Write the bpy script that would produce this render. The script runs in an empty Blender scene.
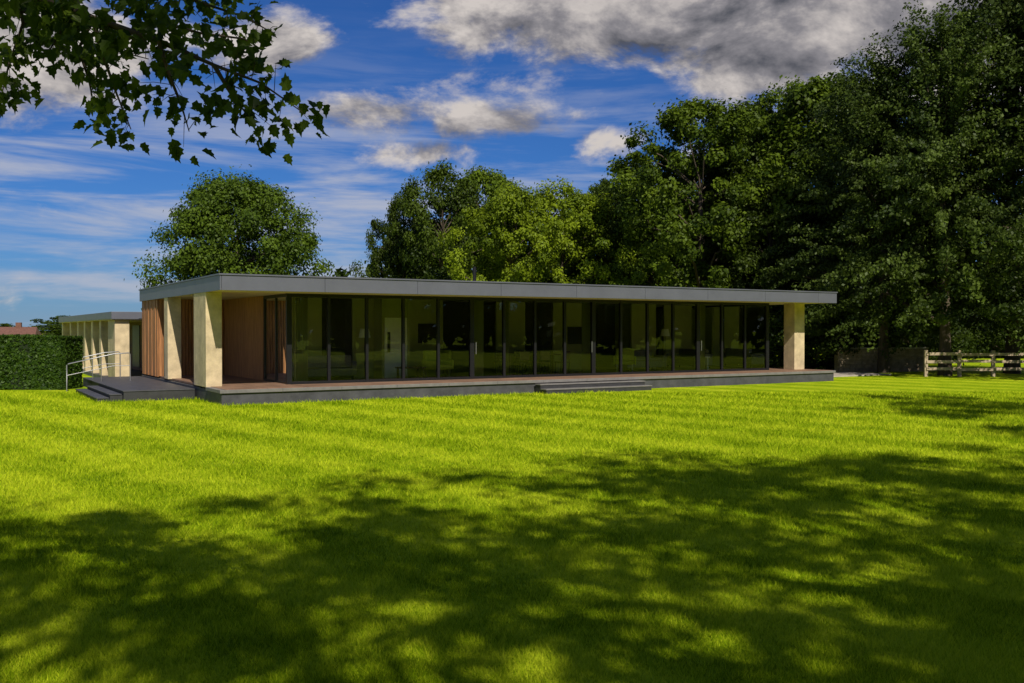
import bpy, math, numpy as np
from mathutils import Vector, Matrix
S=bpy.context.scene
F=950.0; CH=2.11
A=Vector((-8.06,26.4,0)); ANG=math.radians(31.05)
SUN_H=Vector((0.36,-0.93,0)).normalized(); SUN_EL=math.radians(43)
def link(o):
    S.collection.objects.link(o); return o
# ---------------- materials
def newmat(name):
    m=bpy.data.materials.new(name); m.use_nodes=True
    nt=m.node_tree; nt.nodes.clear(); return m,nt
def N(nt,t,**k):
    n=nt.nodes.new(t)
    for a,b in k.items(): setattr(n,a,b)
    return n
def mat(name,col,rough=0.6,metal=0,noise=0.15,scale=6,bump=0.1,col2=None,stretch=(1,1,1),spec=0.4,bscale=None):
    m,nt=newmat(name)
    tc=N(nt,'ShaderNodeTexCoord'); mp=N(nt,'ShaderNodeMapping'); mp.inputs['Scale'].default_value=stretch
    nt.links.new(tc.outputs['Object'],mp.inputs[0])
    no=N(nt,'ShaderNodeTexNoise'); no.inputs['Scale'].default_value=scale; no.inputs['Detail'].default_value=7; no.inputs['Roughness'].default_value=.65
    nt.links.new(mp.outputs[0],no.inputs['Vector'])
    r=N(nt,'ShaderNodeValToRGB'); r.color_ramp.elements[0].position=.3; r.color_ramp.elements[1].position=.7
    c1=[max(0,c*(1-noise)) for c in col]; c2=[c*(1+noise) for c in (col2 or col)]
    r.color_ramp.elements[0].color=(*c1,1); r.color_ramp.elements[1].color=(*c2,1)
    nt.links.new(no.outputs[0],r.inputs[0])
    b=N(nt,'ShaderNodeBsdfPrincipled'); b.inputs['Roughness'].default_value=rough; b.inputs['Metallic'].default_value=metal
    b.inputs['Specular IOR Level'].default_value=spec
    nt.links.new(r.outputs[0],b.inputs['Base Color'])
    if bump:
        n2=N(nt,'ShaderNodeTexNoise'); n2.inputs['Scale'].default_value=bscale or scale*6; n2.inputs['Detail'].default_value=5
        nt.links.new(mp.outputs[0],n2.inputs['Vector'])
        bp=N(nt,'ShaderNodeBump'); bp.inputs['Strength'].default_value=bump; bp.inputs['Distance'].default_value=.02
        nt.links.new(n2.outputs[0],bp.inputs['Height']); nt.links.new(bp.outputs[0],b.inputs['Normal'])
    o=N(nt,'ShaderNodeOutputMaterial'); nt.links.new(b.outputs[0],o.inputs[0])
    return m
M_stone=mat('limestone',(.55,.44,.27),.8,noise=.28,scale=2.2,bump=.3)
M_fascia=mat('grey_metal_fascia',(.125,.13,.16),.45,metal=.2,noise=.10,scale=1.2,bump=0)
M_frame=mat('dark_anodised_frame',(.016,.016,.018),.4,metal=.3,noise=.1,bump=0)
M_plinth=mat('dark_slate_plinth',(.062,.062,.070),.55,noise=.3,scale=3,bump=.15)
M_plinthd=mat('dark_slate_steps',(.035,.035,.038),.6,noise=.3,scale=3,bump=.15)
M_tread=mat('slate_tread',(.17,.16,.155),.6,noise=.2,scale=4)
M_deck=mat('terrace_paving',(.22,.13,.085),.6,noise=.3,scale=1.6)
M_soffit=mat('soffit_render',(.60,.48,.31),.8,noise=.07,scale=1)
M_wood=mat('cedar_cladding',(.36,.16,.06),.7,noise=.5,scale=3,stretch=(6,6,.35),bump=.3)
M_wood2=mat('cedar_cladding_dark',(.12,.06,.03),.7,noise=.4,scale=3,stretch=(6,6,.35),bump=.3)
M_floor=mat('interior_oak_floor',(.15,.10,.055),.4,noise=.3,scale=2,stretch=(.3,5,1))
M_iwall=mat('interior_plaster',(.40,.39,.17),.9,noise=.12,scale=1)
M_ceil=mat('interior_ceiling',(.40,.38,.30),.9,noise=.04,scale=1)
M_iwall2=mat('interior_near_black',(.03,.026,.02),.6,noise=.2)
M_white=mat('white_paint',(.88,.85,.78),.6,noise=.04)
M_fab=mat('sofa_fabric',(.22,.20,.17),.95,noise=.2,scale=20)
M_fabg=mat('chair_fabric',(.42,.48,.05),.95,noise=.2,scale=20)
M_steel=mat('brushed_steel',(.38,.38,.38),.45,metal=.9,noise=.05)
M_oldwood=mat('weathered_timber',(.42,.33,.23),.85,noise=.35,scale=5,bump=.5)
M_chairw=mat('walnut',(.13,.08,.045),.6,noise=.3,scale=8)
M_bark=mat('bark',(.08,.06,.042),.95,noise=.5,scale=6,stretch=(1,1,.3),bump=1.0,bscale=18)
M_path=mat('pale_paving',(.40,.35,.29),.85,noise=.2,scale=3)
M_wallst=mat('garden_wall_stone',(.34,.26,.18),.9,noise=.5,scale=4,bump=.7)
M_rooft=mat('clay_roof',(.15,.07,.05),.85,noise=.3,scale=4)
M_hcore=mat('hedge_core',(.012,.02,.006),1,noise=.4,scale=6)
# glass
m,nt=newmat('window_glass'); M_glass=m
fr=N(nt,'ShaderNodeFresnel'); fr.inputs[0].default_value=1.5
gl=N(nt,'ShaderNodeBsdfGlossy'); gl.inputs['Roughness'].default_value=.0; gl.inputs['Color'].default_value=(.95,1,.95,1)
tr=N(nt,'ShaderNodeBsdfTransparent'); tr.inputs[0].default_value=(.85,.88,.78,1)
mx=N(nt,'ShaderNodeMixShader'); o=N(nt,'ShaderNodeOutputMaterial')
nt.links.new(fr.outputs[0],mx.inputs[0]); nt.links.new(tr.outputs[0],mx.inputs[1]); nt.links.new(gl.outputs[0],mx.inputs[2]); nt.links.new(mx.outputs[0],o.inputs[0])

def leafmat(name,dark,light,trans=.3,rough=.5,var=.5):
    m,nt=newmat(name)
    at=N(nt,'ShaderNodeAttribute',attribute_name='tone')
    r=N(nt,'ShaderNodeValToRGB'); r.color_ramp.elements[0].color=(*dark,1); r.color_ramp.elements[1].color=(*light,1)
    nt.links.new(at.outputs['Fac'],r.inputs[0])
    oi=N(nt,'ShaderNodeObjectInfo'); hs=N(nt,'ShaderNodeHueSaturation')
    a=N(nt,'ShaderNodeMath',operation='MULTIPLY_ADD'); a.inputs[1].default_value=var; a.inputs[2].default_value=1-var/2
    nt.links.new(oi.outputs['Random'],a.inputs[0]); nt.links.new(a.outputs[0],hs.inputs['Value']); nt.links.new(r.outputs[0],hs.inputs['Color'])
    b=N(nt,'ShaderNodeBsdfPrincipled'); b.inputs['Roughness'].default_value=rough; b.inputs['Specular IOR Level'].default_value=.15
    t=N(nt,'ShaderNodeBsdfTranslucent'); mx=N(nt,'ShaderNodeMixShader'); mx.inputs[0].default_value=trans
    nt.links.new(hs.outputs[0],b.inputs['Base Color']); nt.links.new(hs.outputs[0],t.inputs['Color'])
    nt.links.new(b.outputs[0],mx.inputs[1]); nt.links.new(t.outputs[0],mx.inputs[2])
    o=N(nt,'ShaderNodeOutputMaterial'); nt.links.new(mx.outputs[0],o.inputs[0]); return m
L_mid=leafmat('leaves_broadleaf',(.018,.040,.003),(.14,.205,.012))
L_oak=leafmat('leaves_oak',(.014,.032,.003),(.10,.155,.011))
L_dark=leafmat('leaves_dark',(.010,.024,.003),(.08,.12,.009))
L_sunlit=leafmat('leaves_sunlit_lime',(.05,.09,.004),(.26,.34,.014),.35,var=.2)  # lime green, with the trees' bright sunlight put into the leaf colour
L_beech=leafmat('leaves_beech',(.010,.022,.004),(.09,.13,.018),.25)
L_near=leafmat('leaves_maple',(.035,.075,.006),(.15,.23,.016),.5,.4)
L_hedge=leafmat('leaves_hedge',(.012,.032,.003),(.05,.095,.008),.2)

# ---------------- lawn material (shared by sheet and blades)
def lawnmat(name,blades):
    m,nt=newmat(name)
    tc=N(nt,'ShaderNodeNewGeometry')
    def noise(sc,det=5,ro=.6,vec=None):
        n=N(nt,'ShaderNodeTexNoise'); n.inputs['Scale'].default_value=sc; n.inputs['Detail'].default_value=det; n.inputs['Roughness'].default_value=ro
        nt.links.new(vec or tc.outputs['Position'],n.inputs['Vector']); return n.outputs[0]
    mp=N(nt,'ShaderNodeMapping'); mp.inputs['Rotation'].default_value=(0,0,-ANG-math.radians(14))
    nt.links.new(tc.outputs['Position'],mp.inputs[0])
    sx=N(nt,'ShaderNodeSeparateXYZ'); nt.links.new(mp.outputs[0],sx.inputs[0])
    def mth(op,a,b=None,c=None,cl=False):
        n=N(nt,'ShaderNodeMath',operation=op); n.use_clamp=cl
        for i,v in enumerate((a,b,c)):
            if v is None: continue
            if isinstance(v,(int,float)): n.inputs[i].default_value=v
            else: nt.links.new(v,n.inputs[i])
        return n.outputs[0]
    wob=noise(.25,2)
    st=mth('SINE',mth('ADD',mth('MULTIPLY',sx.outputs[0],3.1),mth('MULTIPLY',wob,1.4)))
    st=mth('MULTIPLY',st,2.0); st=mth('MAXIMUM',mth('MINIMUM',st,1.0),-1.0)
    big=noise(.16,4); med=noise(1.3,6,.7); fine=noise(14,6,.75); vf=noise(60,3,.7)
    f=mth('ADD',mth('MULTIPLY',mth('MULTIPLY',st,noise(.3,3)),.20),mth('MULTIPLY',big,.5))
    f=mth('ADD',f,mth('MULTIPLY',med,.85)); f=mth('ADD',f,mth('MULTIPLY',fine,.7))
    f=mth('ADD',f,mth('MULTIPLY',vf,.4))
    f=mth('SUBTRACT',f,.62)
    if blades:
        at=N(nt,'ShaderNodeAttribute',attribute_name='tone'); f=mth('ADD',f,mth('MULTIPLY_ADD',at.outputs['Fac'],.7,-.30))
    r=N(nt,'ShaderNodeValToRGB'); e=r.color_ramp.elements
    e[0].position=.1; e[0].color=(.085,.155,.002,1); e[1].position=.95; e[1].color=(.56,.64,.025,1)
    k=e.new(.5); k.color=(.26,.385,.004,1)
    nt.links.new(f,r.inputs[0])
    b=N(nt,'ShaderNodeBsdfPrincipled'); b.inputs['Roughness'].default_value=.8; b.inputs['Specular IOR Level'].default_value=.05
    nt.links.new(r.outputs[0],b.inputs['Base Color'])
    o=N(nt,'ShaderNodeOutputMaterial')
    if blades:
        t=N(nt,'ShaderNodeBsdfTranslucent'); nt.links.new(r.outputs[0],t.inputs[0]); mx=N(nt,'ShaderNodeMixShader'); mx.inputs[0].default_value=.35
        nt.links.new(b.outputs[0],mx.inputs[1]); nt.links.new(t.outputs[0],mx.inputs[2]); nt.links.new(mx.outputs[0],o.inputs[0])
    else:
        bp=N(nt,'ShaderNodeBump'); bp.inputs['Strength'].default_value=.7; bp.inputs['Distance'].default_value=.05
        nt.links.new(mth('ADD',fine,vf),bp.inputs['Height']); nt.links.new(bp.outputs[0],b.inputs['Normal'])
        nt.links.new(b.outputs[0],o.inputs[0])
    return m
M_lawn=lawnmat('mown_lawn',False); M_blade=lawnmat('grass_blades',True)

# ---------------- mesh helpers
def npmesh(name,V,Fc,mats,mi=None,tone=None,smooth=None):
    me=bpy.data.meshes.new(name); n,k=Fc.shape
    me.vertices.add(len(V)); me.vertices.foreach_set('co',np.ascontiguousarray(V,dtype=np.float32).ravel())
    me.loops.add(n*k); me.loops.foreach_set('vertex_index',Fc.astype(np.int32).ravel())
    me.polygons.add(n); me.polygons.foreach_set('loop_start',(np.arange(n)*k).astype(np.int32))
    for m in mats: me.materials.append(m)
    if mi is not None: me.polygons.foreach_set('material_index',mi.astype(np.int32))
    if tone is not None:
        a=me.attributes.new('tone','FLOAT','FACE'); a.data.foreach_set('value',tone.astype(np.float32))
    me.update(calc_edges=True)
    return me
def tube(pts,rad,seg=8):
    pts=np.array(pts,float); V=[];Fs=[]
    n=len(pts)
    for i,p in enumerate(pts):
        d=pts[min(i+1,n-1)]-pts[max(i-1,0)]; d/=np.linalg.norm(d)+1e-9
        a=np.cross(d,[0.31,0.17,.93] if abs(d[2])<.9 else [1,0.1,0]); a/=np.linalg.norm(a); b=np.cross(d,a)
        for s in range(seg):
            t=2*math.pi*s/seg; V.append(p+rad[i]*(math.cos(t)*a+math.sin(t)*b))
    for i in range(n-1):
        for s in range(seg):
            s2=(s+1)%seg; Fs.append((i*seg+s,i*seg+s2,(i+1)*seg+s2,(i+1)*seg+s))
    return np.array(V),np.array(Fs)
def leaves(rng,P,Nrm,L,W):
    n=len(P); t=rng.normal(size=(n,3)); t-=Nrm*(t*Nrm).sum(1)[:,None]; t/=np.linalg.norm(t,axis=1)[:,None]+1e-9
    b=np.cross(Nrm,t); s=rng.uniform(.6,1.3,n)[:,None]
    V=np.stack([P-t*L*.5*s, P+b*W*.5*s-t*L*.05*s, P+t*L*.5*s-Nrm*L*.12*s, P-b*W*.5*s-t*L*.05*s],1).reshape(-1,3)
    Fc=np.arange(n*4).reshape(n,4); return V,Fc
def tree_mesh(name,seed,H,base,R,nclump,nleaf,leaf,lm,profile='round',clr=.17,trunk=.35,flat=.75,spray=0,lean=0,under=0.0,outb=.7,irr=1.0,limbmin=0):
    rng=np.random.default_rng(seed)
    ch=H-base; cz=base+ch*.5
    C=[];
    while len(C)<nclump:
        zf=rng.uniform(0,1)**.9; a=rng.uniform(0,2*math.pi)
        if profile=='round': pr=math.sqrt(max(0,1-(2*zf-.9)**2/1.21))
        elif profile=='cone': pr=(1-zf)**.62*1.0+.06
        else: pr=math.sqrt(max(0,1-(1.75*zf-.75)**2))
        mod=1+irr*(.16*math.sin(3*a+seed+5*zf)+.13*math.sin(5*a+seed*2.3-9*zf)+.08*math.sin(11*zf+seed+2*a))
        rr=R*pr*mod*(rng.uniform(0,1)**.33)
        C.append((rr*math.cos(a),rr*math.sin(a),base+zf*ch))
    C=np.array(C); per=nleaf//nclump
    crad=clr*R*rng.uniform(.5,1.35,nclump)
    tone_c=rng.uniform(.0,1,nclump)
    idx=np.repeat(np.arange(nclump),per)
    off=rng.normal(size=(len(idx),3)); off/=np.linalg.norm(off,axis=1)[:,None]; off*=(rng.uniform(0,1,len(idx))**.5*(1+.35*rng.normal(size=len(idx))*(rng.uniform(size=len(idx))<.3)))[:,None]
    outw=off.copy()
    off*=crad[idx][:,None]; off[:,2]*=flat
    if spray:
        d=C.copy(); d[:,2]=0; d/=np.linalg.norm(d,axis=1)[:,None]+1e-6
        d[:,2]=rng.uniform(-.35,.75,nclump)+ (C[:,2]-cz)/ch*1.3; d/=np.linalg.norm(d,axis=1)[:,None]
        off*=.55; off+=d[idx]*(rng.uniform(-1,1,len(idx))**1*crad[idx]*spray)[:,None]
        t=np.abs((off*d[idx]).sum(1))/(crad[idx]*spray+1e-6); off[:,2]-=crad[idx]*t*t*.35
    P=C[idx]+off
    rad=P-np.array([0,0,cz]); rad/=np.linalg.norm(rad,axis=1)[:,None]+1e-6
    Nn=outw*outb+rad*.35+np.array([0,0,.35])+rng.normal(size=P.shape)*.5; Nn/=np.linalg.norm(Nn,axis=1)[:,None]
    V,Fc=leaves(rng,P,Nn,leaf,leaf*.62)
    tone=np.clip(tone_c[idx]*.55+rng.uniform(0,.45,len(idx)),0,1)
    Vs=[V];Fs=[Fc];mi=[np.zeros(len(Fc))];tn=[tone]; nv=len(V)
    def addtube(p,r,seg=8):
        nonlocal nv
        v,f=tube(p,r,seg); Vs.append(v);Fs.append(f+nv);mi.append(np.ones(len(f)));tn.append(np.zeros(len(f)));nv+=len(v)
    tp=[];tr_=[]
    for i in range(9):
        f=i/8; tp.append((math.sin(f*3+seed)*.25*f*trunk*4,math.cos(f*2.3+seed)*.2*f*trunk*4-.0,-.3+f*H*.86)); tr_.append(trunk*(1.35-.0 if i==0 else (1-f)**.8+.05))
    addtube(tp,tr_,10)
    cand=np.where(C[:,2]>limbmin)[0]
    sel=rng.choice(cand,min(26,len(cand)),replace=False)
    for j in sel:
        c=C[j]; zf=min(.8,max(.12,(c[2]-.35*math.hypot(c[0],c[1]))/(H*.86))); k=zf*8; i0=int(k); q=np.array(tp[i0])*(1-(k-i0))+np.array(tp[min(8,i0+1)])*(k-i0)
        r0=trunk*(1-zf)*.42+.03; mid=q*.45+c*.55+np.array([0,0,.06*np.linalg.norm(c-q)])+rng.normal(size=3)*.15
        addtube([q,q*.75+mid*.25+rng.normal(size=3)*.05,mid,c*.8+mid*.2,c],[r0,r0*.85,r0*.6,r0*.35,r0*.15],6)
    return npmesh(name,np.concatenate(Vs),np.concatenate(Fs),[lm,M_bark],np.concatenate(mi),np.concatenate(tn))

TM={}
TM['oak']=tree_mesh('oak_mesh',3,12,2.0,6.0,240,80000,.23,L_oak,'round',.19,.4,irr=.35)
TM['mid']=tree_mesh('broadleaf_mesh',8,13,2.5,5.2,150,44000,.24,L_mid,'egg',.18,.35)
TM['mid2']=tree_mesh('broadleaf2_mesh',21,15,3.0,5.4,200,52000,.23,L_mid,'egg',.15,.35)
TM['dark']=tree_mesh('darkbroadleaf_mesh',33,13,2,5.0,140,42000,.24,L_dark,'egg',.18,.35)
TM['lime']=tree_mesh('lime_mesh',14,12,2,5.0,170,46000,.22,L_sunlit,'round',.16,.3)
TM['beech']=tree_mesh('beech_mesh',5,17,2.6,6.2,330,80000,.19,L_beech,'cone',.16,.30,flat=.5,spray=2.0,limbmin=5)
TM['beech2']=tree_mesh('beech2_mesh',55,17,2.3,6.0,300,75000,.19,L_beech,'cone',.16,.30,flat=.5,spray=2.0,limbmin=5)
TM['shade']=tree_mesh('shadetree_mesh',77,18,8.5,6.5,105,9800,.30,L_mid,'round',.17,.35)
TM['shrub']=tree_mesh('shrub_mesh',91,3,.2,2.0,60,12000,.14,L_dark,'round',.25,.08)
def wpos(px,d): return ((px-512)/F*d,d)
HT={'oak':12,'mid':13,'mid2':15,'dark':13,'lime':12,'beech':17,'beech2':17,'shade':18,'shrub':3}
def put(kind,name,x,y,h,rot=0,w=1.0):
    me=TM[kind]
    o=link(bpy.data.objects.new(name,me)); o.location=(x,y,0); s=h/HT[kind]; o.scale=(s*w,s*w,s); o.rotation_euler=(0,0,rot); return o
def putp(kind,name,px,d,top,rot=0,w=1.0):
    x,y=wpos(px,d); return put(kind,name,x,y,CH+(330-top)*d/F,rot,w)
putp('oak','oak_tree',241,60,184,.4,.90)
for k,n,px,d,top,r,w in [
 ('dark','broadleaf_tree',400,66,200,0,.56),('dark','broadleaf_tree',442,63,170,1.2,.70),('mid','broadleaf_tree',482,66,174,2.2,.8),
 ('lime','lime_tree',512,57,190,.3,.82),('lime','lime_tree',560,60,188,1.9,.86),('mid','broadleaf_tree',603,70,190,3,.9),
 ('dark','broadleaf_tree',640,62,165,4,.8),('mid2','ash_tree',700,56,106,.8,.98),('mid','broadleaf_tree',655,58,200,2,.8),
 ('dark','broadleaf_tree',745,60,118,5,.9),('mid2','ash_tree',798,58,92,2.6,.85),('mid','broadleaf_tree',835,56,85,1.6,.95),
 ('dark','broadleaf_tree',770,54,190,.6,.9),('dark','broadleaf_tree',720,70,190,.2,1.1)]:
    putp(k,n,px,d,top,r,w)
for k,px,d,top,r,w in [('beech',884,47,68,0.3,.95),('beech2',945,44,26,1.7,.9),('beech',1012,46,-12,3.0,.95),('beech2',1090,42,-20,4.2,1.0),('beech2',852,54,110,2.4,.85)]:
    putp(k,'beech_tree',px,d,top,r,w)
rng=np.random.default_rng(4)
def merged_far(name,items,kind):
    me=TM[kind]; nv=len(me.vertices); co=np.empty(nv*3,np.float32); me.vertices.foreach_get('co',co); co=co.reshape(-1,3)
    npoly=len(me.polygons); li=np.empty(npoly*4,np.int32); me.loops.foreach_get('vertex_index',li); li=li.reshape(-1,4)
    mi=np.empty(npoly,np.int32); me.polygons.foreach_get('material_index',mi); tn=np.empty(npoly,np.float32); me.attributes['tone'].data.foreach_get('value',tn)
    Vs=[];Fs=[];ms=[];ts=[]
    for i,(x,y,s,w,r) in enumerate(items):
        c,s_=math.cos(r),math.sin(r); v=co.copy(); X=v[:,0]*c-v[:,1]*s_; Y=v[:,0]*s_+v[:,1]*c
        Vs.append(np.stack([X*s*w+x,Y*s*w+y,v[:,2]*s],1)); Fs.append(li+i*nv); ms.append(mi); ts.append(tn)
    return link(bpy.data.objects.new(name,npmesh(name,np.concatenate(Vs),np.concatenate(Fs),list(me.materials),np.concatenate(ms),np.concatenate(ts))))
TM['far']=tree_mesh('far_mesh',101,10,.3,6,60,3500,.75,L_dark,'egg',.22,.3)
items=[]
for px in range(412,1250,48):
    x,y=wpos(px,88+rng.uniform(-6,6)); items.append((x,y,rng.uniform(1.0,1.25),1.0,rng.uniform(0,6)))
for px in range(-260,75,26):
    x,y=wpos(px,260+rng.uniform(-30,30)); items.append((x,y,rng.uniform(.28,.42),2.6,rng.uniform(0,6)))
for px in range(60,420,20):
    x,y=wpos(px,300+rng.uniform(-30,30)); items.append((x,y,rng.uniform(.4,.7),2.2,rng.uniform(0,6)))
for i in range(30):
    a=math.radians(-105+i*4.6); R=(54 if i%2 else 62)+rng.uniform(-3,4); items.append((10+R*math.cos(a),R*math.sin(a)-4,rng.uniform(1.5,1.9),.85,rng.uniform(0,6)))  # unseen ring around the camera's back, added for dark reflections in the glazing
merged_far('distant_woodland',items,'far')
for px,d,h in [(850,60,3.0),(880,62,4),(915,60,3.2),(960,72,3.6),(1010,72,3.8),(1060,72,4),(810,50,3.2),(1110,72,4),(770,52,3),(935,66,3.4),(985,74,3.2)]:
    x,y=wpos(px,d); put('shrub','shrub',x,y,h,px,1.3)
for x,y,r,s,w in [(9.0,-4.0,0,17,1.05),(1.4,-7.0,2,17,.72),(15.6,-2.6,4,17,1.0),(-5.0,-9.5,1,17,.9),(5.4,-9.0,5.2,17,.95),(18.6,12.0,3,15,1),(22.5,-1,5,16,1)]:
    put('shade','shade_tree',x,y,s,r,w)

# ---------------- ground
g=bpy.data.meshes.new('ground'); g.from_pydata([(-2500,-2500,0),(2500,-2500,0),(2500,2500,0),(-2500,2500,0)],[],[(0,1,2,3)]); g.materials.append(M_lawn)
link(bpy.data.objects.new('ground',g))
rng=np.random.default_rng(11); n=480000
u=rng.uniform(0,1,n); y=4.6*(32/4.6)**u; x=rng.uniform(-.60,.60,n)*y
cl=np.sin(x*2.3+1.3*np.sin(y*1.7))*np.sin(y*2.9+np.sin(x*3.1))
h=rng.uniform(.022,.055,n)*(1+.035*(y-5))*(1+.3*cl); w=.0027*(1+.13*(y-5)); th=rng.uniform(0,2*math.pi,n)
b=np.stack([x,y,np.zeros(n)],1); t=np.stack([np.cos(th),np.sin(th),np.zeros(n)],1)*w[:,None]
ln=rng.normal(size=(n,2))*.5; tip=b+np.stack([ln[:,0]*h,ln[:,1]*h,h],1)
V=np.stack([b-t,b+t,tip],1).reshape(-1,3)
link(bpy.data.objects.new('grass',npmesh('grass',V,np.arange(n*3).reshape(n,3),[M_blade],None,rng.uniform(0,1,n))))

# ---------------- building helpers
def boxes_obj(name,bl,mat_,parent=None,bevel=0,mw=None):
    V=[];Fc=[]
    for (x0,x1,y0,y1,z0,z1) in bl:
        k=len(V); V+=[(x0,y0,z0),(x1,y0,z0),(x1,y1,z0),(x0,y1,z0),(x0,y0,z1),(x1,y0,z1),(x1,y1,z1),(x0,y1,z1)]
        Fc+=[(k,k+3,k+2,k+1),(k+4,k+5,k+6,k+7),(k,k+1,k+5,k+4),(k+1,k+2,k+6,k+5),(k+2,k+3,k+7,k+6),(k+3,k,k+4,k+7)]
    me=bpy.data.meshes.new(name); me.from_pydata(V,[],Fc); me.materials.append(mat_)
    o=link(bpy.data.objects.new(name,me))
    if bevel:
        md=o.modifiers.new('b','BEVEL'); md.width=bevel; md.segments=2; md.limit_method='ANGLE'
    if parent: o.parent=parent
    if mw is not None: o.matrix_world=mw
    return o
def empty(name,loc=(0,0,0),rot=0):
    e=link(bpy.data.objects.new(name,None)); e.location=loc; e.rotation_euler=(0,0,rot); return e
H_=empty('glass_pavilion_house',A,ANG)
D=.44; CE=D+2.78; RT=CE+.42
RX0,RX1,RY0,RY1=-.05,25.1,0,12.4
Bx=lambda n,l,m,bv=0: boxes_obj(n,l,m,H_,bv)
Bx('plinth',[(0,25.0,.06,12.3,-.3,D-.07)],M_plinth)
Bx('plinth_edge',[(x,min(x+1.78,25.06),-.0,1.68,D-.10,D-.004) for x in np.arange(-.06,25,1.786)],M_tread,.006)
Bx('terrace_floor',[(x+.008,x+1.182,y+.008,y+1.182,D-.05,D+.004) for x in np.arange(.1,2.3,1.19) for y in np.arange(.05,9,1.19)]+[(x+.008,min(x+1.182,24.95),.05,1.6,D-.05,D+.004) for x in np.arange(2.5,24.4,1.19)]+[(23,24.95,1.63,12.2,D-.05,D+.004)],M_deck)
Bx('fascia',[(max(RX0,x),min(x+2.99,RX1),RY0,RY0+.04,CE,RT) for x in np.arange(0,25.05,3.0)]+[(RX0,-.01,RY0,RY0+.04,CE,RT)]
  +[(RX0,RX0+.04,max(y,.045),min(y+2.99,RY1),CE,RT) for y in np.arange(0,12.3,3.0)]+[(RX1-.04,RX1,.045,RY1,CE,RT),(RX0+.045,RX1-.045,RY1-.04,RY1,CE,RT)],M_fascia,.004)
Bx('fascia_cap',[(RX0-.03,RX1+.03,RY0-.03,RY1+.03,RT+.003,RT+.045)],M_fascia)
Bx('roof_slab',[(RX0+.043,RX1-.043,RY0+.043,RY1-.043,CE+.05,RT)],M_plinth)
Bx('soffit',[(RX0+.045,RX1-.045,RY0+.045,RY1-.045,CE+.012,CE+.048)],M_soffit)
Bx('interior_ceiling',[(2.56,22.8,1.8,9.0,CE-.02,CE+.008)],M_ceil)
Bx('stone_piers',[(-.03,.44,1.75,3.3,D-.02,CE+.012),(-.03,.42,7.2,7.8,D-.02,CE+.012),(24.05,24.65,1.3,1.9,D,CE+.012),(24.05,24.65,9.5,10.1,D,CE+.012)],M_stone,.012)
# glazing
GX=[2.45+i*1.275 for i in range(17)]; GX1=GX[-1]; GY=1.7
fr=[];
for i,xx in enumerate(GX):
    w=.08 if i in (0,5,9,13,16) else .045
    fr.append((xx-w,xx+w,GY-.05,GY+.07,D,CE+.01))
fr+=[(GX[0],GX1,GY-.04,GY+.06,CE-.09,CE+.008),(GX[0],GX1,GY-.04,GY+.06,D,D+.08)]
ys=[GY+.0,GY+1.25,GY+2.5]
for yy in ys[1:]: fr.append((GX[0]-.04,GX[0]+.04,yy-.04,yy+.04,D,CE+.01))
fr+=[(GX[0]-.038,GX[0]+.038,GY+.07,ys[-1],CE-.09,CE+.008),(GX[0]-.038,GX[0]+.038,GY+.07,ys[-1],D,D+.07)]
for yy in [GY+1.3*k for k in range(1,7)]: fr.append((GX1-.04,GX1+.04,yy-.04,yy+.04,D,CE+.01))
fr+=[(GX1-.038,GX1+.038,GY+.07,GY+7.8,CE-.09,CE+.008),(GX1-.038,GX1+.038,GY+.07,GY+7.8,D,D+.07)]
Bx('window_frames',fr,M_frame,.004)
V=[];Fc=[]
rg=np.random.default_rng(2)
def pane(p0,p1,z0,z1):
    k=len(V); e=rg.normal(0,.0025,4); d=np.array([p1[1]-p0[1],-(p1[0]-p0[0])]); d=d/np.linalg.norm(d)
    for (p,z,j) in ((p0,z0,0),(p1,z0,1),(p1,z1,2),(p0,z1,3)): V.append((p[0]+d[0]*e[j],p[1]+d[1]*e[j],z))
    Fc.append((k,k+1,k+2,k+3))
for a,b_ in zip(GX[:-1],GX[1:]): pane((a+.046,GY),(b_-.046,GY),D+.08,CE-.09)
for a,b_ in zip(ys[:-1],ys[1:]): pane((GX[0],a+.06),(GX[0],b_-.04),D+.07,CE-.09)
for k in range(6): pane((GX1,GY+1.3*k+.06),(GX1,GY+1.3*(k+1)-.04),D+.07,CE-.09)
me=bpy.data.meshes.new('window_glass'); me.from_pydata(V,[],Fc); me.materials.append(M_glass); o=link(bpy.data.objects.new('window_glass',me)); o.parent=H_
Bx('door_handles',[(x-.012,x+.012,GY-.10,GY-.075,D+.85,D+1.25) for x in (GX[5]+.12,GX[9]-.12,GX[13]+.12)],M_steel)
# interior
Bx('interior_floor',[(2.5,GX1-.05,1.78,11.1,D-.06,D+.012)],M_floor)
WZ=CE-.022; FZ=D+.012
Bx('interior_walls',[(2.6,4.4,4.2,4.3,FZ,WZ),(5.5,6.3,4.2,4.3,FZ,WZ),(7.4,8.9,4.2,4.3,FZ,WZ),(8.9,9.0,4.2,8.99,FZ,WZ),(11.6,12.9,4.8,4.9,FZ,WZ),(14.2,16.2,4.8,4.9,FZ,WZ),(18.0,19.3,4.6,4.7,FZ,WZ),(20.6,22.2,5.6,5.7,FZ,WZ),(2.6,22.75,9.0,9.15,FZ,WZ)],M_iwall)
Bx('opening_shade_sheets',[(4.42,5.48,4.22,4.28,FZ,WZ),(9.2,11.5,5.8,5.9,FZ,WZ),(12.95,14.15,4.82,4.88,FZ,WZ),(16.3,17.9,5.6,5.7,FZ,WZ),(22.0,22.7,8.5,8.6,FZ,WZ)],M_iwall2)  # near-black sheets paint the shade of openings between the walls
Bx('interior_door',[(6.4,7.25,3.5,3.56,FZ,D+2.1)],M_white,.01)
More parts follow.
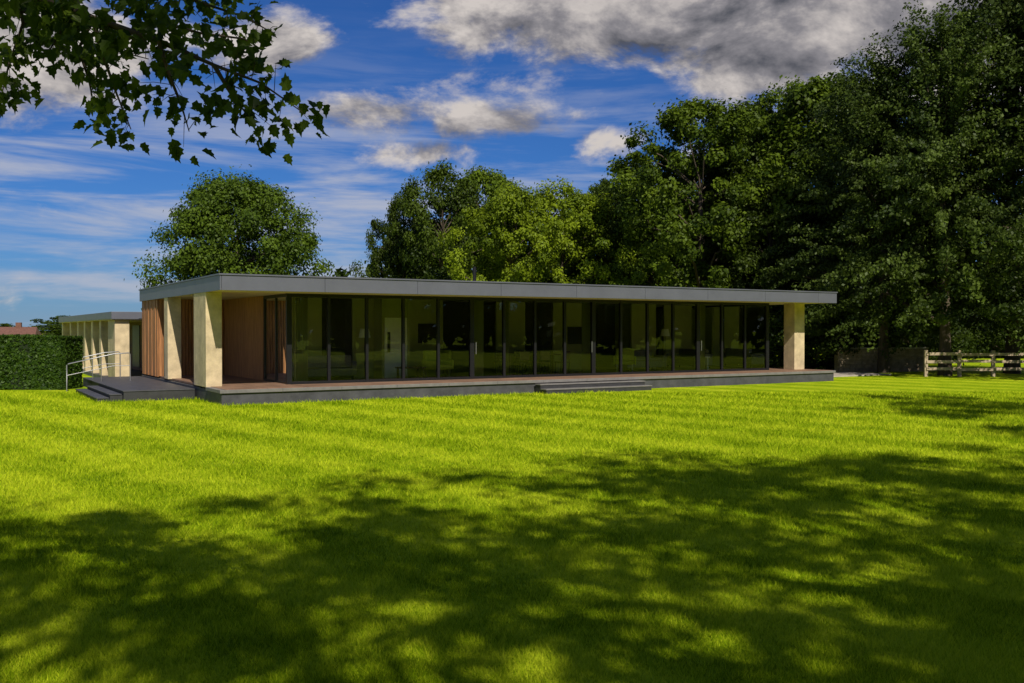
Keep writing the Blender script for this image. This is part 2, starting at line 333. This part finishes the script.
Bx('door_partition',[(6.30,6.39,3.5,4.19,FZ,WZ),(7.26,7.36,3.5,4.19,FZ,WZ),(6.395,7.255,3.51,3.55,D+2.105,WZ)],M_iwall)
Bx('door_vision_panel',[(6.5,6.6,3.475,3.498,D+.9,D+1.6)],M_frame)
Bx('wall_pictures',[(8.0,8.7,4.16,4.198,D+1.2,D+1.9),(14.9,15.7,4.76,4.798,D+1.1,D+1.8)],M_iwall2)
cv=[];cf=[]
for (x0,x1,yy) in [(8.98,9.5,2.1),(13.75,14.15,2.15),(19.4,19.8,2.15),(2.75,3.2,2.15),(10.3,10.55,2.15)]:
    n=40;k=len(cv)
    for i in range(n+1):
        x=x0+(x1-x0)*i/n; y_=yy+.05*math.sin(i*1.25); cv+=[(x,y_,D+.03),(x,y_,CE-.03)]
    for i in range(n): cf.append((k+2*i,k+2*i+2,k+2*i+3,k+2*i+1))
me=bpy.data.meshes.new('curtains'); me.from_pydata(cv,[],cf); me.materials.append(M_iwall); o=link(bpy.data.objects.new('curtains',me)); o.parent=H_
# timber cladding
sl=[]
for y_ in np.arange(4.27,9.15,.115): sl.append((2.40,2.46+.02*((int(y_*100)%3)),y_,y_+.10,D+.004,CE+.01))
for y_ in np.arange(9.22,12.3,.115): sl.append((.02-.008*(int(y_*100)%3),.05,y_,y_+.10,D-.02,CE+.01))
for x_ in np.arange(.06,2.4,.115): sl.append((x_,x_+.10,9.17-.008*(int(x_*100)%3),9.22,D+.004,CE+.01))
Bx('timber_cladding',sl,M_wood)
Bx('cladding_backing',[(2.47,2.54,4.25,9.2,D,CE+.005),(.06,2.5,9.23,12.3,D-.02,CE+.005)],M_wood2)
v,f=tube([(11.3,6,RT),(11.3,6,RT+.95)],[.07,.07],16); me=npmesh('flue',v,f,[M_frame]); o=link(bpy.data.objects.new('flue',me)); o.parent=H_
Bx('rooflights',[(6,8,7,9,RT+.04,RT+.22)],M_fascia,.02)
Bx('front_steps',[(10.3,14.7,-.35,-.02,-.2,.275),(10.3,14.7,-.72,-.353,-.2,.13)],M_plinthd,.006)
Bx('front_step_treads',[(10.28,14.72,-.37,-.022,.278,.315),(10.28,14.72,-.74,-.375,.133,.168)],M_tread,.006)
Bx('side_terrace',[(-2.1,-.07,3.0,12.3,-.2,.29)],M_plinthd,.01)
Bx('side_steps',[(-2.45,-2.105,3.2,8.2,-.2,.19),(-2.8,-2.455,3.2,8.2,-.2,.095)],M_plinthd,.006)
Bx('side_step_treads',[(-2.12,-.07,2.98,12.3,.293,.32),(-2.47,-2.125,3.18,8.2,.193,.222),(-2.82,-2.475,3.18,8.2,.098,.125)],M_plinth,.005)
hv=[];hf=[];nv=0
for yy in (9.0,11.2):
    for p,r in [([(-3.0,yy,0),(-3.0,yy,.9),(-2.95,yy,.95),(-1.5,yy,1.27),(-1.0,yy,1.3),(-.95,yy,1.25),(-.95,yy,.3)],[.02]*7),([(-1.9,yy,.3),(-1.9,yy,1.2)],[.015]*2),([(-3.0,yy,.55),(-1.5,yy,.85),(-.95,yy,.85)],[.012]*3)]:
        v,f=tube(p,r,8); hv.append(v);hf.append(f+nv);nv+=len(v)
o=link(bpy.data.objects.new('handrails',npmesh('handrails',np.concatenate(hv),np.concatenate(hf),[M_steel]))); o.parent=H_
# rear wing
WT=2.84
Bx('wing_fascia',[(-.9,9,13.6,33.2,WT-.30,WT)],M_fascia,.01)
Bx('wing_soffit',[(-.86,8.9,13.65,33.1,WT-.33,WT-.302)],M_soffit)
Bx('wing_piers',[(-.75,-.2,13.8,15.6,-.3,WT-.33)]+[(-.75,-.25,y_,y_+.55,-.3,WT-.33) for y_ in (17.6,20.2,22.8,25.4,28.6,32.4)],M_stone,.012)
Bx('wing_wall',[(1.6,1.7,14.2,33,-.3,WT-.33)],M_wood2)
Bx('wing_floor',[(-.8,9,12.8,33.1,-.3,.14)],M_plinth)
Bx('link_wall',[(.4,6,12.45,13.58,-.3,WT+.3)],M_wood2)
Bx('wing_windows',[(1.56,1.598,y_,y_+1.9,.3,WT-.5) for y_ in (16,19,22,25,28)],M_frame)

# ---------------- furniture
MW=Matrix.Translation(A)@Matrix.Rotation(ANG,4,'Z')
def at(x,y,r=0): return MW@Matrix.Translation((x,y,D+.012))@Matrix.Rotation(r,4,'Z')
def group(name,x,y,r,parts):
    e=link(bpy.data.objects.new(name,None)); e.matrix_world=at(x,y,r)
    for n,b_,m,bv in parts:
        o=boxes_obj(n,b_,m,None,bv); o.parent=e
    return e
def sofa(x,y,r=0,m=M_fab):
    group('sofa',x,y,r,[('base',[(-1,1,-.42,.42,.12,.40)],m,.04),('seat_cushions',[(-.82,-.01,-.40,.2,.405,.52),(.01,.82,-.40,.2,.405,.52)],m,.04),('backrest',[(-.82,.82,.22,.44,.405,.82)],m,.05),('armrests',[(-1.03,-.83,-.44,.44,.13,.62),(.83,1.03,-.44,.44,.13,.62)],m,.04),('legs',[(a-.03,a+.03,b-.03,b+.03,0,.12) for a in(-.9,.9) for b in(-.35,.35)],M_frame,0)])
def chair(x,y,r=0,m=M_white):
    group('dining_chair',x,y,r,[('seat',[(-.22,.22,-.22,.22,.43,.47)],m,.015),('backrest',[(-.21,.21,.19,.22,.55,.88)],m,.012),('legs',[(a-.018,a+.018,b-.018,b+.018,0,.43) for a in(-.19,.19) for b in(-.19,.19)]+[(a-.015,a+.015,.192,.218,.47,.6) for a in(-.17,.17)],M_frame,0)])
def armchair(x,y,r=0):
    group('armchair',x,y,r,[('seat',[(-.36,.36,-.36,.3,.30,.46)],M_fabg,.05),('backrest',[(-.36,.36,.24,.40,.47,.95)],M_fabg,.05),('armrests',[(-.44,-.37,-.34,.36,.3,.62),(.37,.44,-.34,.36,.3,.62)],M_fabg,.03),('legs',[(a-.02,a+.02,b-.02,b+.02,0,.3) for a in(-.3,.3) for b in(-.28,.28)],M_steel,0)])
def table(name,x,y,r,w,d,h,m=M_chairw):
    group(name,x,y,r,[('tabletop',[(-w/2,w/2,-d/2,d/2,h-.04,h)],m,.008),('legs',[(a*(w/2-.08)-.03,a*(w/2-.08)+.03,b*(d/2-.08)-.03,b*(d/2-.08)+.03,0,h-.04) for a in(-1,1) for b in(-1,1)],m,0)])
armchair(8.0,2.6,.4); armchair(8.4,3.5,-1.2); table('coffee_table',7.0,2.7,0,.9,.6,.4)
sofa(4.2,3.5,3.3); sofa(18.0,4.0,0); table('dining_table',12.4,3.5,0,2.6,1.0,.75)
for i,xx in enumerate((11.5,12.4,13.3)): chair(xx,2.8,math.pi,M_chairw); chair(xx,4.2,0,M_chairw)
table('side_table',20.6,3.2,0,.5,.5,.55,M_white); armchair(16.4,3.0,2.5); sofa(21.2,4.7,-1.5,M_fab)
def lamp(x,y):
    e=link(bpy.data.objects.new('floor_lamp',None)); e.matrix_world=at(x,y)
    v,f=tube([(0,0,0),(0,0,.02),(0,0,.021),(0,0,1.45)],[.15,.15,.012,.012],16); o=link(bpy.data.objects.new('stand',npmesh('stand',v,f,[M_frame])));o.parent=e
    v,f=tube([(0,0,1.4),(0,0,1.7)],[.2,.14],20); o=link(bpy.data.objects.new('shade',npmesh('shade',v,f,[M_white])));o.parent=e
lamp(5.5,3.1); lamp(19.3,4.0)

# ---------------- hedge
rng=np.random.default_rng(8)
hx0,hx1,hy0,hy1,hz=-46,-15.75,33.4,34.9,1.9
hed=empty('clipped_hedge')
boxes_obj('hedge_core',[(hx0+.1,hx1-.1,hy0+.1,hy1-.1,0,hz-.08)],M_hcore,hed)
n=60000; P=np.empty((n,3)); Nn=np.zeros((n,3)); q=rng.uniform(0,1,n)
m1=q<.68; m2=(q>=.68)&(q<.93); m3=q>=.93
xs=hx1-(hx1-hx0)*rng.uniform(0,1,n)**1.6
P[:,0]=xs; P[:,1]=rng.uniform(hy0,hy1,n); P[:,2]=rng.uniform(0.02,hz,n)
P[m1,1]=hy0+rng.uniform(0,.12,m1.sum()); Nn[m1]=(0,-1,.2)
P[m2,2]=hz-rng.uniform(0,.08,m2.sum()); Nn[m2]=(0,0,1)
P[m3,0]=hx1-rng.uniform(0,.1,m3.sum()); Nn[m3]=(1,0,.2)
P[:,1]+=.05*np.sin(P[:,0]*2.1)+.03*np.sin(P[:,0]*5+P[:,2]*4); P[:,2]+=.03*np.sin(P[:,0]*1.7)
Nn+=rng.normal(size=(n,3))*.5; Nn/=np.linalg.norm(Nn,axis=1)[:,None]
V,Fc=leaves(rng,P,Nn,.12,.08); o=link(bpy.data.objects.new('hedge_leaves',npmesh('hedge_leaves',V,Fc,[L_hedge],None,rng.uniform(0,1,n)))); o.parent=hed
cx,cy=wpos(2,150); ct=empty('brick_cottage',(cx,cy,0),.3)
boxes_obj('walls',[(-5,5,-3,3,0,1.2)],M_wallst,ct)
me=bpy.data.meshes.new('roof'); me.from_pydata([(-5.3,-3.4,1.1),(5.3,-3.4,1.1),(5.3,3.4,1.1),(-5.3,3.4,1.1),(-5,0,2.6),(5,0,2.6)],[],[(0,1,5,4),(2,3,4,5),(1,2,5),(3,0,4)]); me.materials.append(M_rooft)
o=link(bpy.data.objects.new('roof',me)); o.parent=ct
boxes_obj('chimney',[(2,2.8,-.4,.4,2.0,3.3)],M_rooft,ct)

# ---------------- garden wall, path, fence (right)
boxes=[]; rg=np.random.default_rng(6)
x0,y0=wpos(838,47.5); x1,y1=wpos(928,48.5)
L=math.hypot(x1-x0,y1-y0); wa=math.atan2(y1-y0,x1-x0)
for r in range(6):
    x=-rg.uniform(0,.4)
    while x<L:
        w=rg.uniform(.35,.8); boxes.append((max(x,0)+.008,min(x+w,L)-.008,-.02+rg.uniform(-.015,.015),.35,r*.19,r*.19+.18)); x+=w
gw=empty('stone_garden_wall',(x0,y0,0),wa)
boxes_obj('wall_stones',boxes,M_wallst,gw,.012); boxes_obj('coping',[(0,L,-.07,.42,1.145,1.23)],M_path,gw,.01)
p=boxes_obj('garden_path',[(25.3,31.5,2.2,4.6,-.1,.05)],M_path,None,.01,MW)
fx0,fy0=wpos(926,43.0); fe=empty('post_and_rail_fence',(fx0,fy0,0),-.03)
fb=[]
for i in range(16): fb.append((i*1.5-.075,i*1.5+.075,-.06,.06,0,1.2+.04*math.sin(i*3)))
boxes_obj('posts',fb,M_oldwood,fe,.01)
boxes_obj('rails',[(i*1.5+.0,i*1.5+1.49,-.10+.01*(i%2),-.063,z+.02*math.sin(i*2+z*9),z+.13+.02*math.sin(i*2+z*9)) for i in range(15) for z in (.28,.62,.95)],M_oldwood,fe,.006)

# ---------------- overhanging near branch (real tree standing left of camera)
rng=np.random.default_rng(19)
def W(px,y,d): return np.array([(px-512)/F*d,d,CH+(330-y)/F*d])
Vs=[];Fs=[];nv=0
def addt(p,r,seg=6):
    global nv
    v,f=tube(p,r,seg); Vs.append(v);Fs.append(f+nv);nv+=len(v)
addt([(-6.5,2.5,-.2),(-6.5,2.6,.3),(-6.4,2.7,2.5),(-6.2,2.9,4.6),(-6.3,3,7),(-6.6,3.2,10)],[.45,.34,.3,.25,.18,.05],14)
root=np.array((-6.25,2.9,4.4))
main=[root,np.array((-5,4,4.9)),W(-90,-60,5.4),W(20,-12,5.4),W(95,20,5.3),W(160,42,5.2),W(215,66,5.2),W(262,84,5.1),W(302,112,5.1)]
addt(main,[.12,.09,.06,.03,.02,.015,.010,.006,.003])
br=[main]
for p,ds in [([(20,-12),(25,25),(12,60),(2,100)],5.5),([(95,20),(104,55),(118,95),(132,130)],5.3),([(60,0),(62,35),(45,60)],5.6),([(20,-12),(110,-15),(190,0),(245,18),(270,32)],5.0),
   ([(160,42),(170,75),(182,105),(190,132)],5.1),([(215,66),(232,95),(250,118)],5.0),([(110,-12),(150,20),(200,34),(245,40),(262,50)],5.4),([(-40,10),(-20,60),(-10,105)],5.2),([(95,20),(80,50),(90,80),(95,105)],5.8),([(-60,-30),(0,-40),(90,-45),(160,-30),(210,-8)],5.7),([(-20,-10),(40,20),(90,45),(150,60)],5.9)]:
    q=[W(a,b_,ds+.06*i) for i,(a,b_) in enumerate(p)]; addt(q,np.linspace(.013,.003,len(q))); br.append(q)
out=np.array([(0,0),(.2,.08),(.40,.14),(.31,.32),(.48,.50),(.29,.58),(.27,.78),(.12,.80),(0,1.08)])
LV=[];LF=[];LT=[]
P=[];Dd=[]
for bi,q in enumerate(br):
    q=np.array(q); 
    if bi==0: q=q[3:]
    for a,b_ in zip(q[:-1],q[1:]):
        L=np.linalg.norm(b_-a); nt_=int(L/.038)
        for i in range(nt_):
            c=a+(b_-a)*(i+rng.uniform())/nt_
            d=rng.normal(size=3); d[2]-=.3; d/=np.linalg.norm(d); tl=rng.uniform(.05,.22); e=c+d*tl
            addt([c,c+d*tl*.5+np.array([0,0,.01]),e],[.0025,.002,.0012],3)
            for j in range(rng.integers(4,9)):
                P.append(e+rng.normal(size=3)*.045); dd=d*.6+rng.normal(size=3)*.7+np.array([0,0,-.35]); Dd.append(dd/np.linalg.norm(dd))
P=np.array(P);Dd=np.array(Dd)
for p_,d in zip(P,Dd):
    nrm=np.array([.2,-.8,.7])+rng.normal(size=3)*.65; s=np.cross(d,nrm); s/=np.linalg.norm(s)+1e-9; nn=np.cross(s,d)
    L=rng.uniform(.045,.095); t0=rng.uniform(0,.8)
    for sg in (1,-1):
        kk=len(LV)
        for (a,b_) in out: LV.append(p_+d*b_*L+s*a*sg*L*.9+nn*(abs(a)*.3-(b_**2)*.25)*L)
        t=t0+rng.uniform(0,.2)
        for qd in ((0,1,2,3),(0,3,4,5),(0,5,6,7)): LF.append([kk+i for i in qd]); LT.append(t)
        LV.append(p_+d*.35*L); LF.append([kk,kk+7,kk+8,kk+9]); LT.append(t)
nt_e=empty('maple_tree')
o=link(bpy.data.objects.new('trunk_and_branches',npmesh('trunk_and_branches',np.concatenate(Vs),np.concatenate(Fs),[M_bark]))); o.parent=nt_e
o=link(bpy.data.objects.new('leaves',npmesh('leaves',np.array(LV),np.array(LF),[L_near],None,np.array(LT)))); o.parent=nt_e

# ---------------- world
w=bpy.data.worlds.new('World'); S.world=w; w.use_nodes=True; nt=w.node_tree; nt.nodes.clear()
def V_(v,n,i):
    if isinstance(v,(int,float)): n.inputs[i].default_value=v
    else: nt.links.new(v,n.inputs[i])
def m_(op,a,b=None,c=None,cl=False):
    n=N(nt,'ShaderNodeMath',operation=op); n.use_clamp=cl
    for i,v in enumerate((a,b,c)):
        if v is not None: V_(v,n,i)
    return n.outputs[0]
sky=N(nt,'ShaderNodeTexSky'); sky.sky_type='NISHITA'; sky.sun_disc=False; sky.sun_elevation=SUN_EL; sky.sun_rotation=math.atan2(SUN_H.x,SUN_H.y)
sky.air_density=1.0; sky.dust_density=.4; sky.ozone_density=2.0
tc=N(nt,'ShaderNodeTexCoord'); sp=N(nt,'ShaderNodeSeparateXYZ'); nt.links.new(tc.outputs['Generated'],sp.inputs[0])
az=m_('ARCTAN2',sp.outputs[0],sp.outputs[1]); el=m_('ARCSINE',sp.outputs[2])
def vec(a,b,c=0):
    n=N(nt,'ShaderNodeCombineXYZ'); V_(a,n,0);V_(b,n,1);V_(c,n,2); return n.outputs[0]
def nz(v,sc,det=8,ro=.55,dis=0):
    n=N(nt,'ShaderNodeTexNoise'); n.inputs['Scale'].default_value=sc; n.inputs['Detail'].default_value=det; n.inputs['Roughness'].default_value=ro; n.inputs['Distortion'].default_value=dis
    nt.links.new(v,n.inputs['Vector']); return n.outputs[0]
p1=vec(az,m_('MULTIPLY',el,1.8),.37); p2=vec(m_('ADD',az,.02),m_('MULTIPLY_ADD',el,1.8,.04),.37)
f1=nz(p1,7.5,10,.60,.2); f2=nz(p2,7.5,6,.60,.2)
tot=None
for (px,y,sx_,sy_,am) in [(720,-5,240,85,1.15),(950,20,200,95,1.1),(520,-5,120,45,.85),(755,75,110,45,1.0),(610,45,110,48,.75),(340,120,80,24,.74),(285,62,60,28,.74),(520,130,85,24,.68),(430,156,80,16,.56),(600,142,45,20,.62),(60,70,130,60,.75),(-200,100,200,60,.7),(1300,60,250,90,.8),(150,110,60,30,.5)]:
    a0=math.atan((px-512)/F); e0=(330-y)/F
    dx=m_('MULTIPLY',m_('SUBTRACT',az,a0),F/sx_); dy=m_('MULTIPLY',m_('SUBTRACT',el,e0),F/sy_)
    r2=m_('ADD',m_('MULTIPLY',dx,dx),m_('MULTIPLY',dy,dy)); gss=m_('MULTIPLY',m_('EXPONENT',m_('MULTIPLY',r2,-.7)),am)
    tot=gss if tot is None else m_('MAXIMUM',tot,gss)
back=m_('MULTIPLY',m_('GREATER_THAN',m_('ABSOLUTE',az),.9),.33); tot=m_('MAXIMUM',tot,back)
dens=m_('ADD',tot,m_('MULTIPLY',m_('SUBTRACT',f1,.5),2.1))
def sstep(x,a,b):
    n=N(nt,'ShaderNodeMapRange',interpolation_type='SMOOTHSTEP'); V_(x,n,0); n.inputs[1].default_value=a; n.inputs[2].default_value=b; return n.outputs[0]
mask=sstep(dens,.28,.66)
lit=m_('MULTIPLY_ADD',m_('SUBTRACT',f1,f2),3.2,.63,True)
thick=sstep(dens,.55,1.35)
br_=m_('SUBTRACT',lit,m_('MULTIPLY',thick,.34),None,True)
cr=N(nt,'ShaderNodeValToRGB'); e=cr.color_ramp.elements; e[0].position=0; e[0].color=(.085,.09,.11,1); e[1].position=.85; e[1].color=(.62,.57,.54,1); k=e.new(.4); k.color=(.25,.24,.26,1)
nt.links.new(br_,cr.inputs[0])
s1=nz(vec(m_('MULTIPLY',az,1.0),m_('MULTIPLY',el,9.0),1.7),3.2,8,.6,.3)
band=m_('EXPONENT',m_('MULTIPLY',m_('POWER',m_('MULTIPLY',m_('SUBTRACT',el,.13),10),2),-1.0))
band=m_('MAXIMUM',band,m_('MULTIPLY',m_('LESS_THAN',el,.13),.95))
sm=m_('MULTIPLY',sstep(s1,.42,.64),m_('MULTIPLY',band,.85))
hz=m_('MULTIPLY',m_('EXPONENT',m_('MULTIPLY',m_('MAXIMUM',el,0),-26)),.5)
def mixc(f,a,b):
    n=N(nt,'ShaderNodeMix',data_type='RGBA'); V_(f,n,0)
    for i,v in ((6,a),(7,b)):
        if isinstance(v,tuple): n.inputs[i].default_value=v
        else: nt.links.new(v,n.inputs[i])
    return n
ST=.08
def mulc(a,c):
    n=N(nt,'ShaderNodeMix',data_type='RGBA',blend_type='MULTIPLY'); n.inputs[0].default_value=1; nt.links.new(a,n.inputs[6]); n.inputs[7].default_value=c; return n.outputs[2]
skyc=mulc(sky.outputs[0],(.19,.45,.92,1))
k1=1/ST
c1=mixc(sm,skyc,(.46*k1,.48*k1,.56*k1,1)).outputs[2]
c2=mixc(hz,c1,(.32*k1,.41*k1,.55*k1,1)).outputs[2]
c3=mixc(mask,c2,mulc(cr.outputs[0],(k1,k1,k1,1))).outputs[2]
bg=N(nt,'ShaderNodeBackground'); bg.inputs[1].default_value=ST; nt.links.new(c3,bg.inputs[0])
wo=N(nt,'ShaderNodeOutputWorld'); nt.links.new(bg.outputs[0],wo.inputs[0])
# sun
sd=bpy.data.lights.new('sun','SUN'); sd.energy=5.0; sd.angle=math.radians(.53); sd.color=(1,.93,.80)
so=link(bpy.data.objects.new('sun',sd)); dv=Vector((SUN_H.x*math.cos(SUN_EL),SUN_H.y*math.cos(SUN_EL),math.sin(SUN_EL)))
so.rotation_euler=dv.to_track_quat('Z','Y').to_euler(); so.location=dv*100
# camera
cd=bpy.data.cameras.new('camera'); cd.lens=F/1024*36; cd.sensor_width=36; cd.clip_end=6000; cd.clip_start=.05
co=link(bpy.data.objects.new('camera',cd)); co.location=(0,0,CH); co.rotation_euler=(math.radians(90)-math.atan(11.5/F),0,0)
S.camera=co
S.view_settings.view_transform='Standard'; S.view_settings.look='None'; S.view_settings.exposure=0
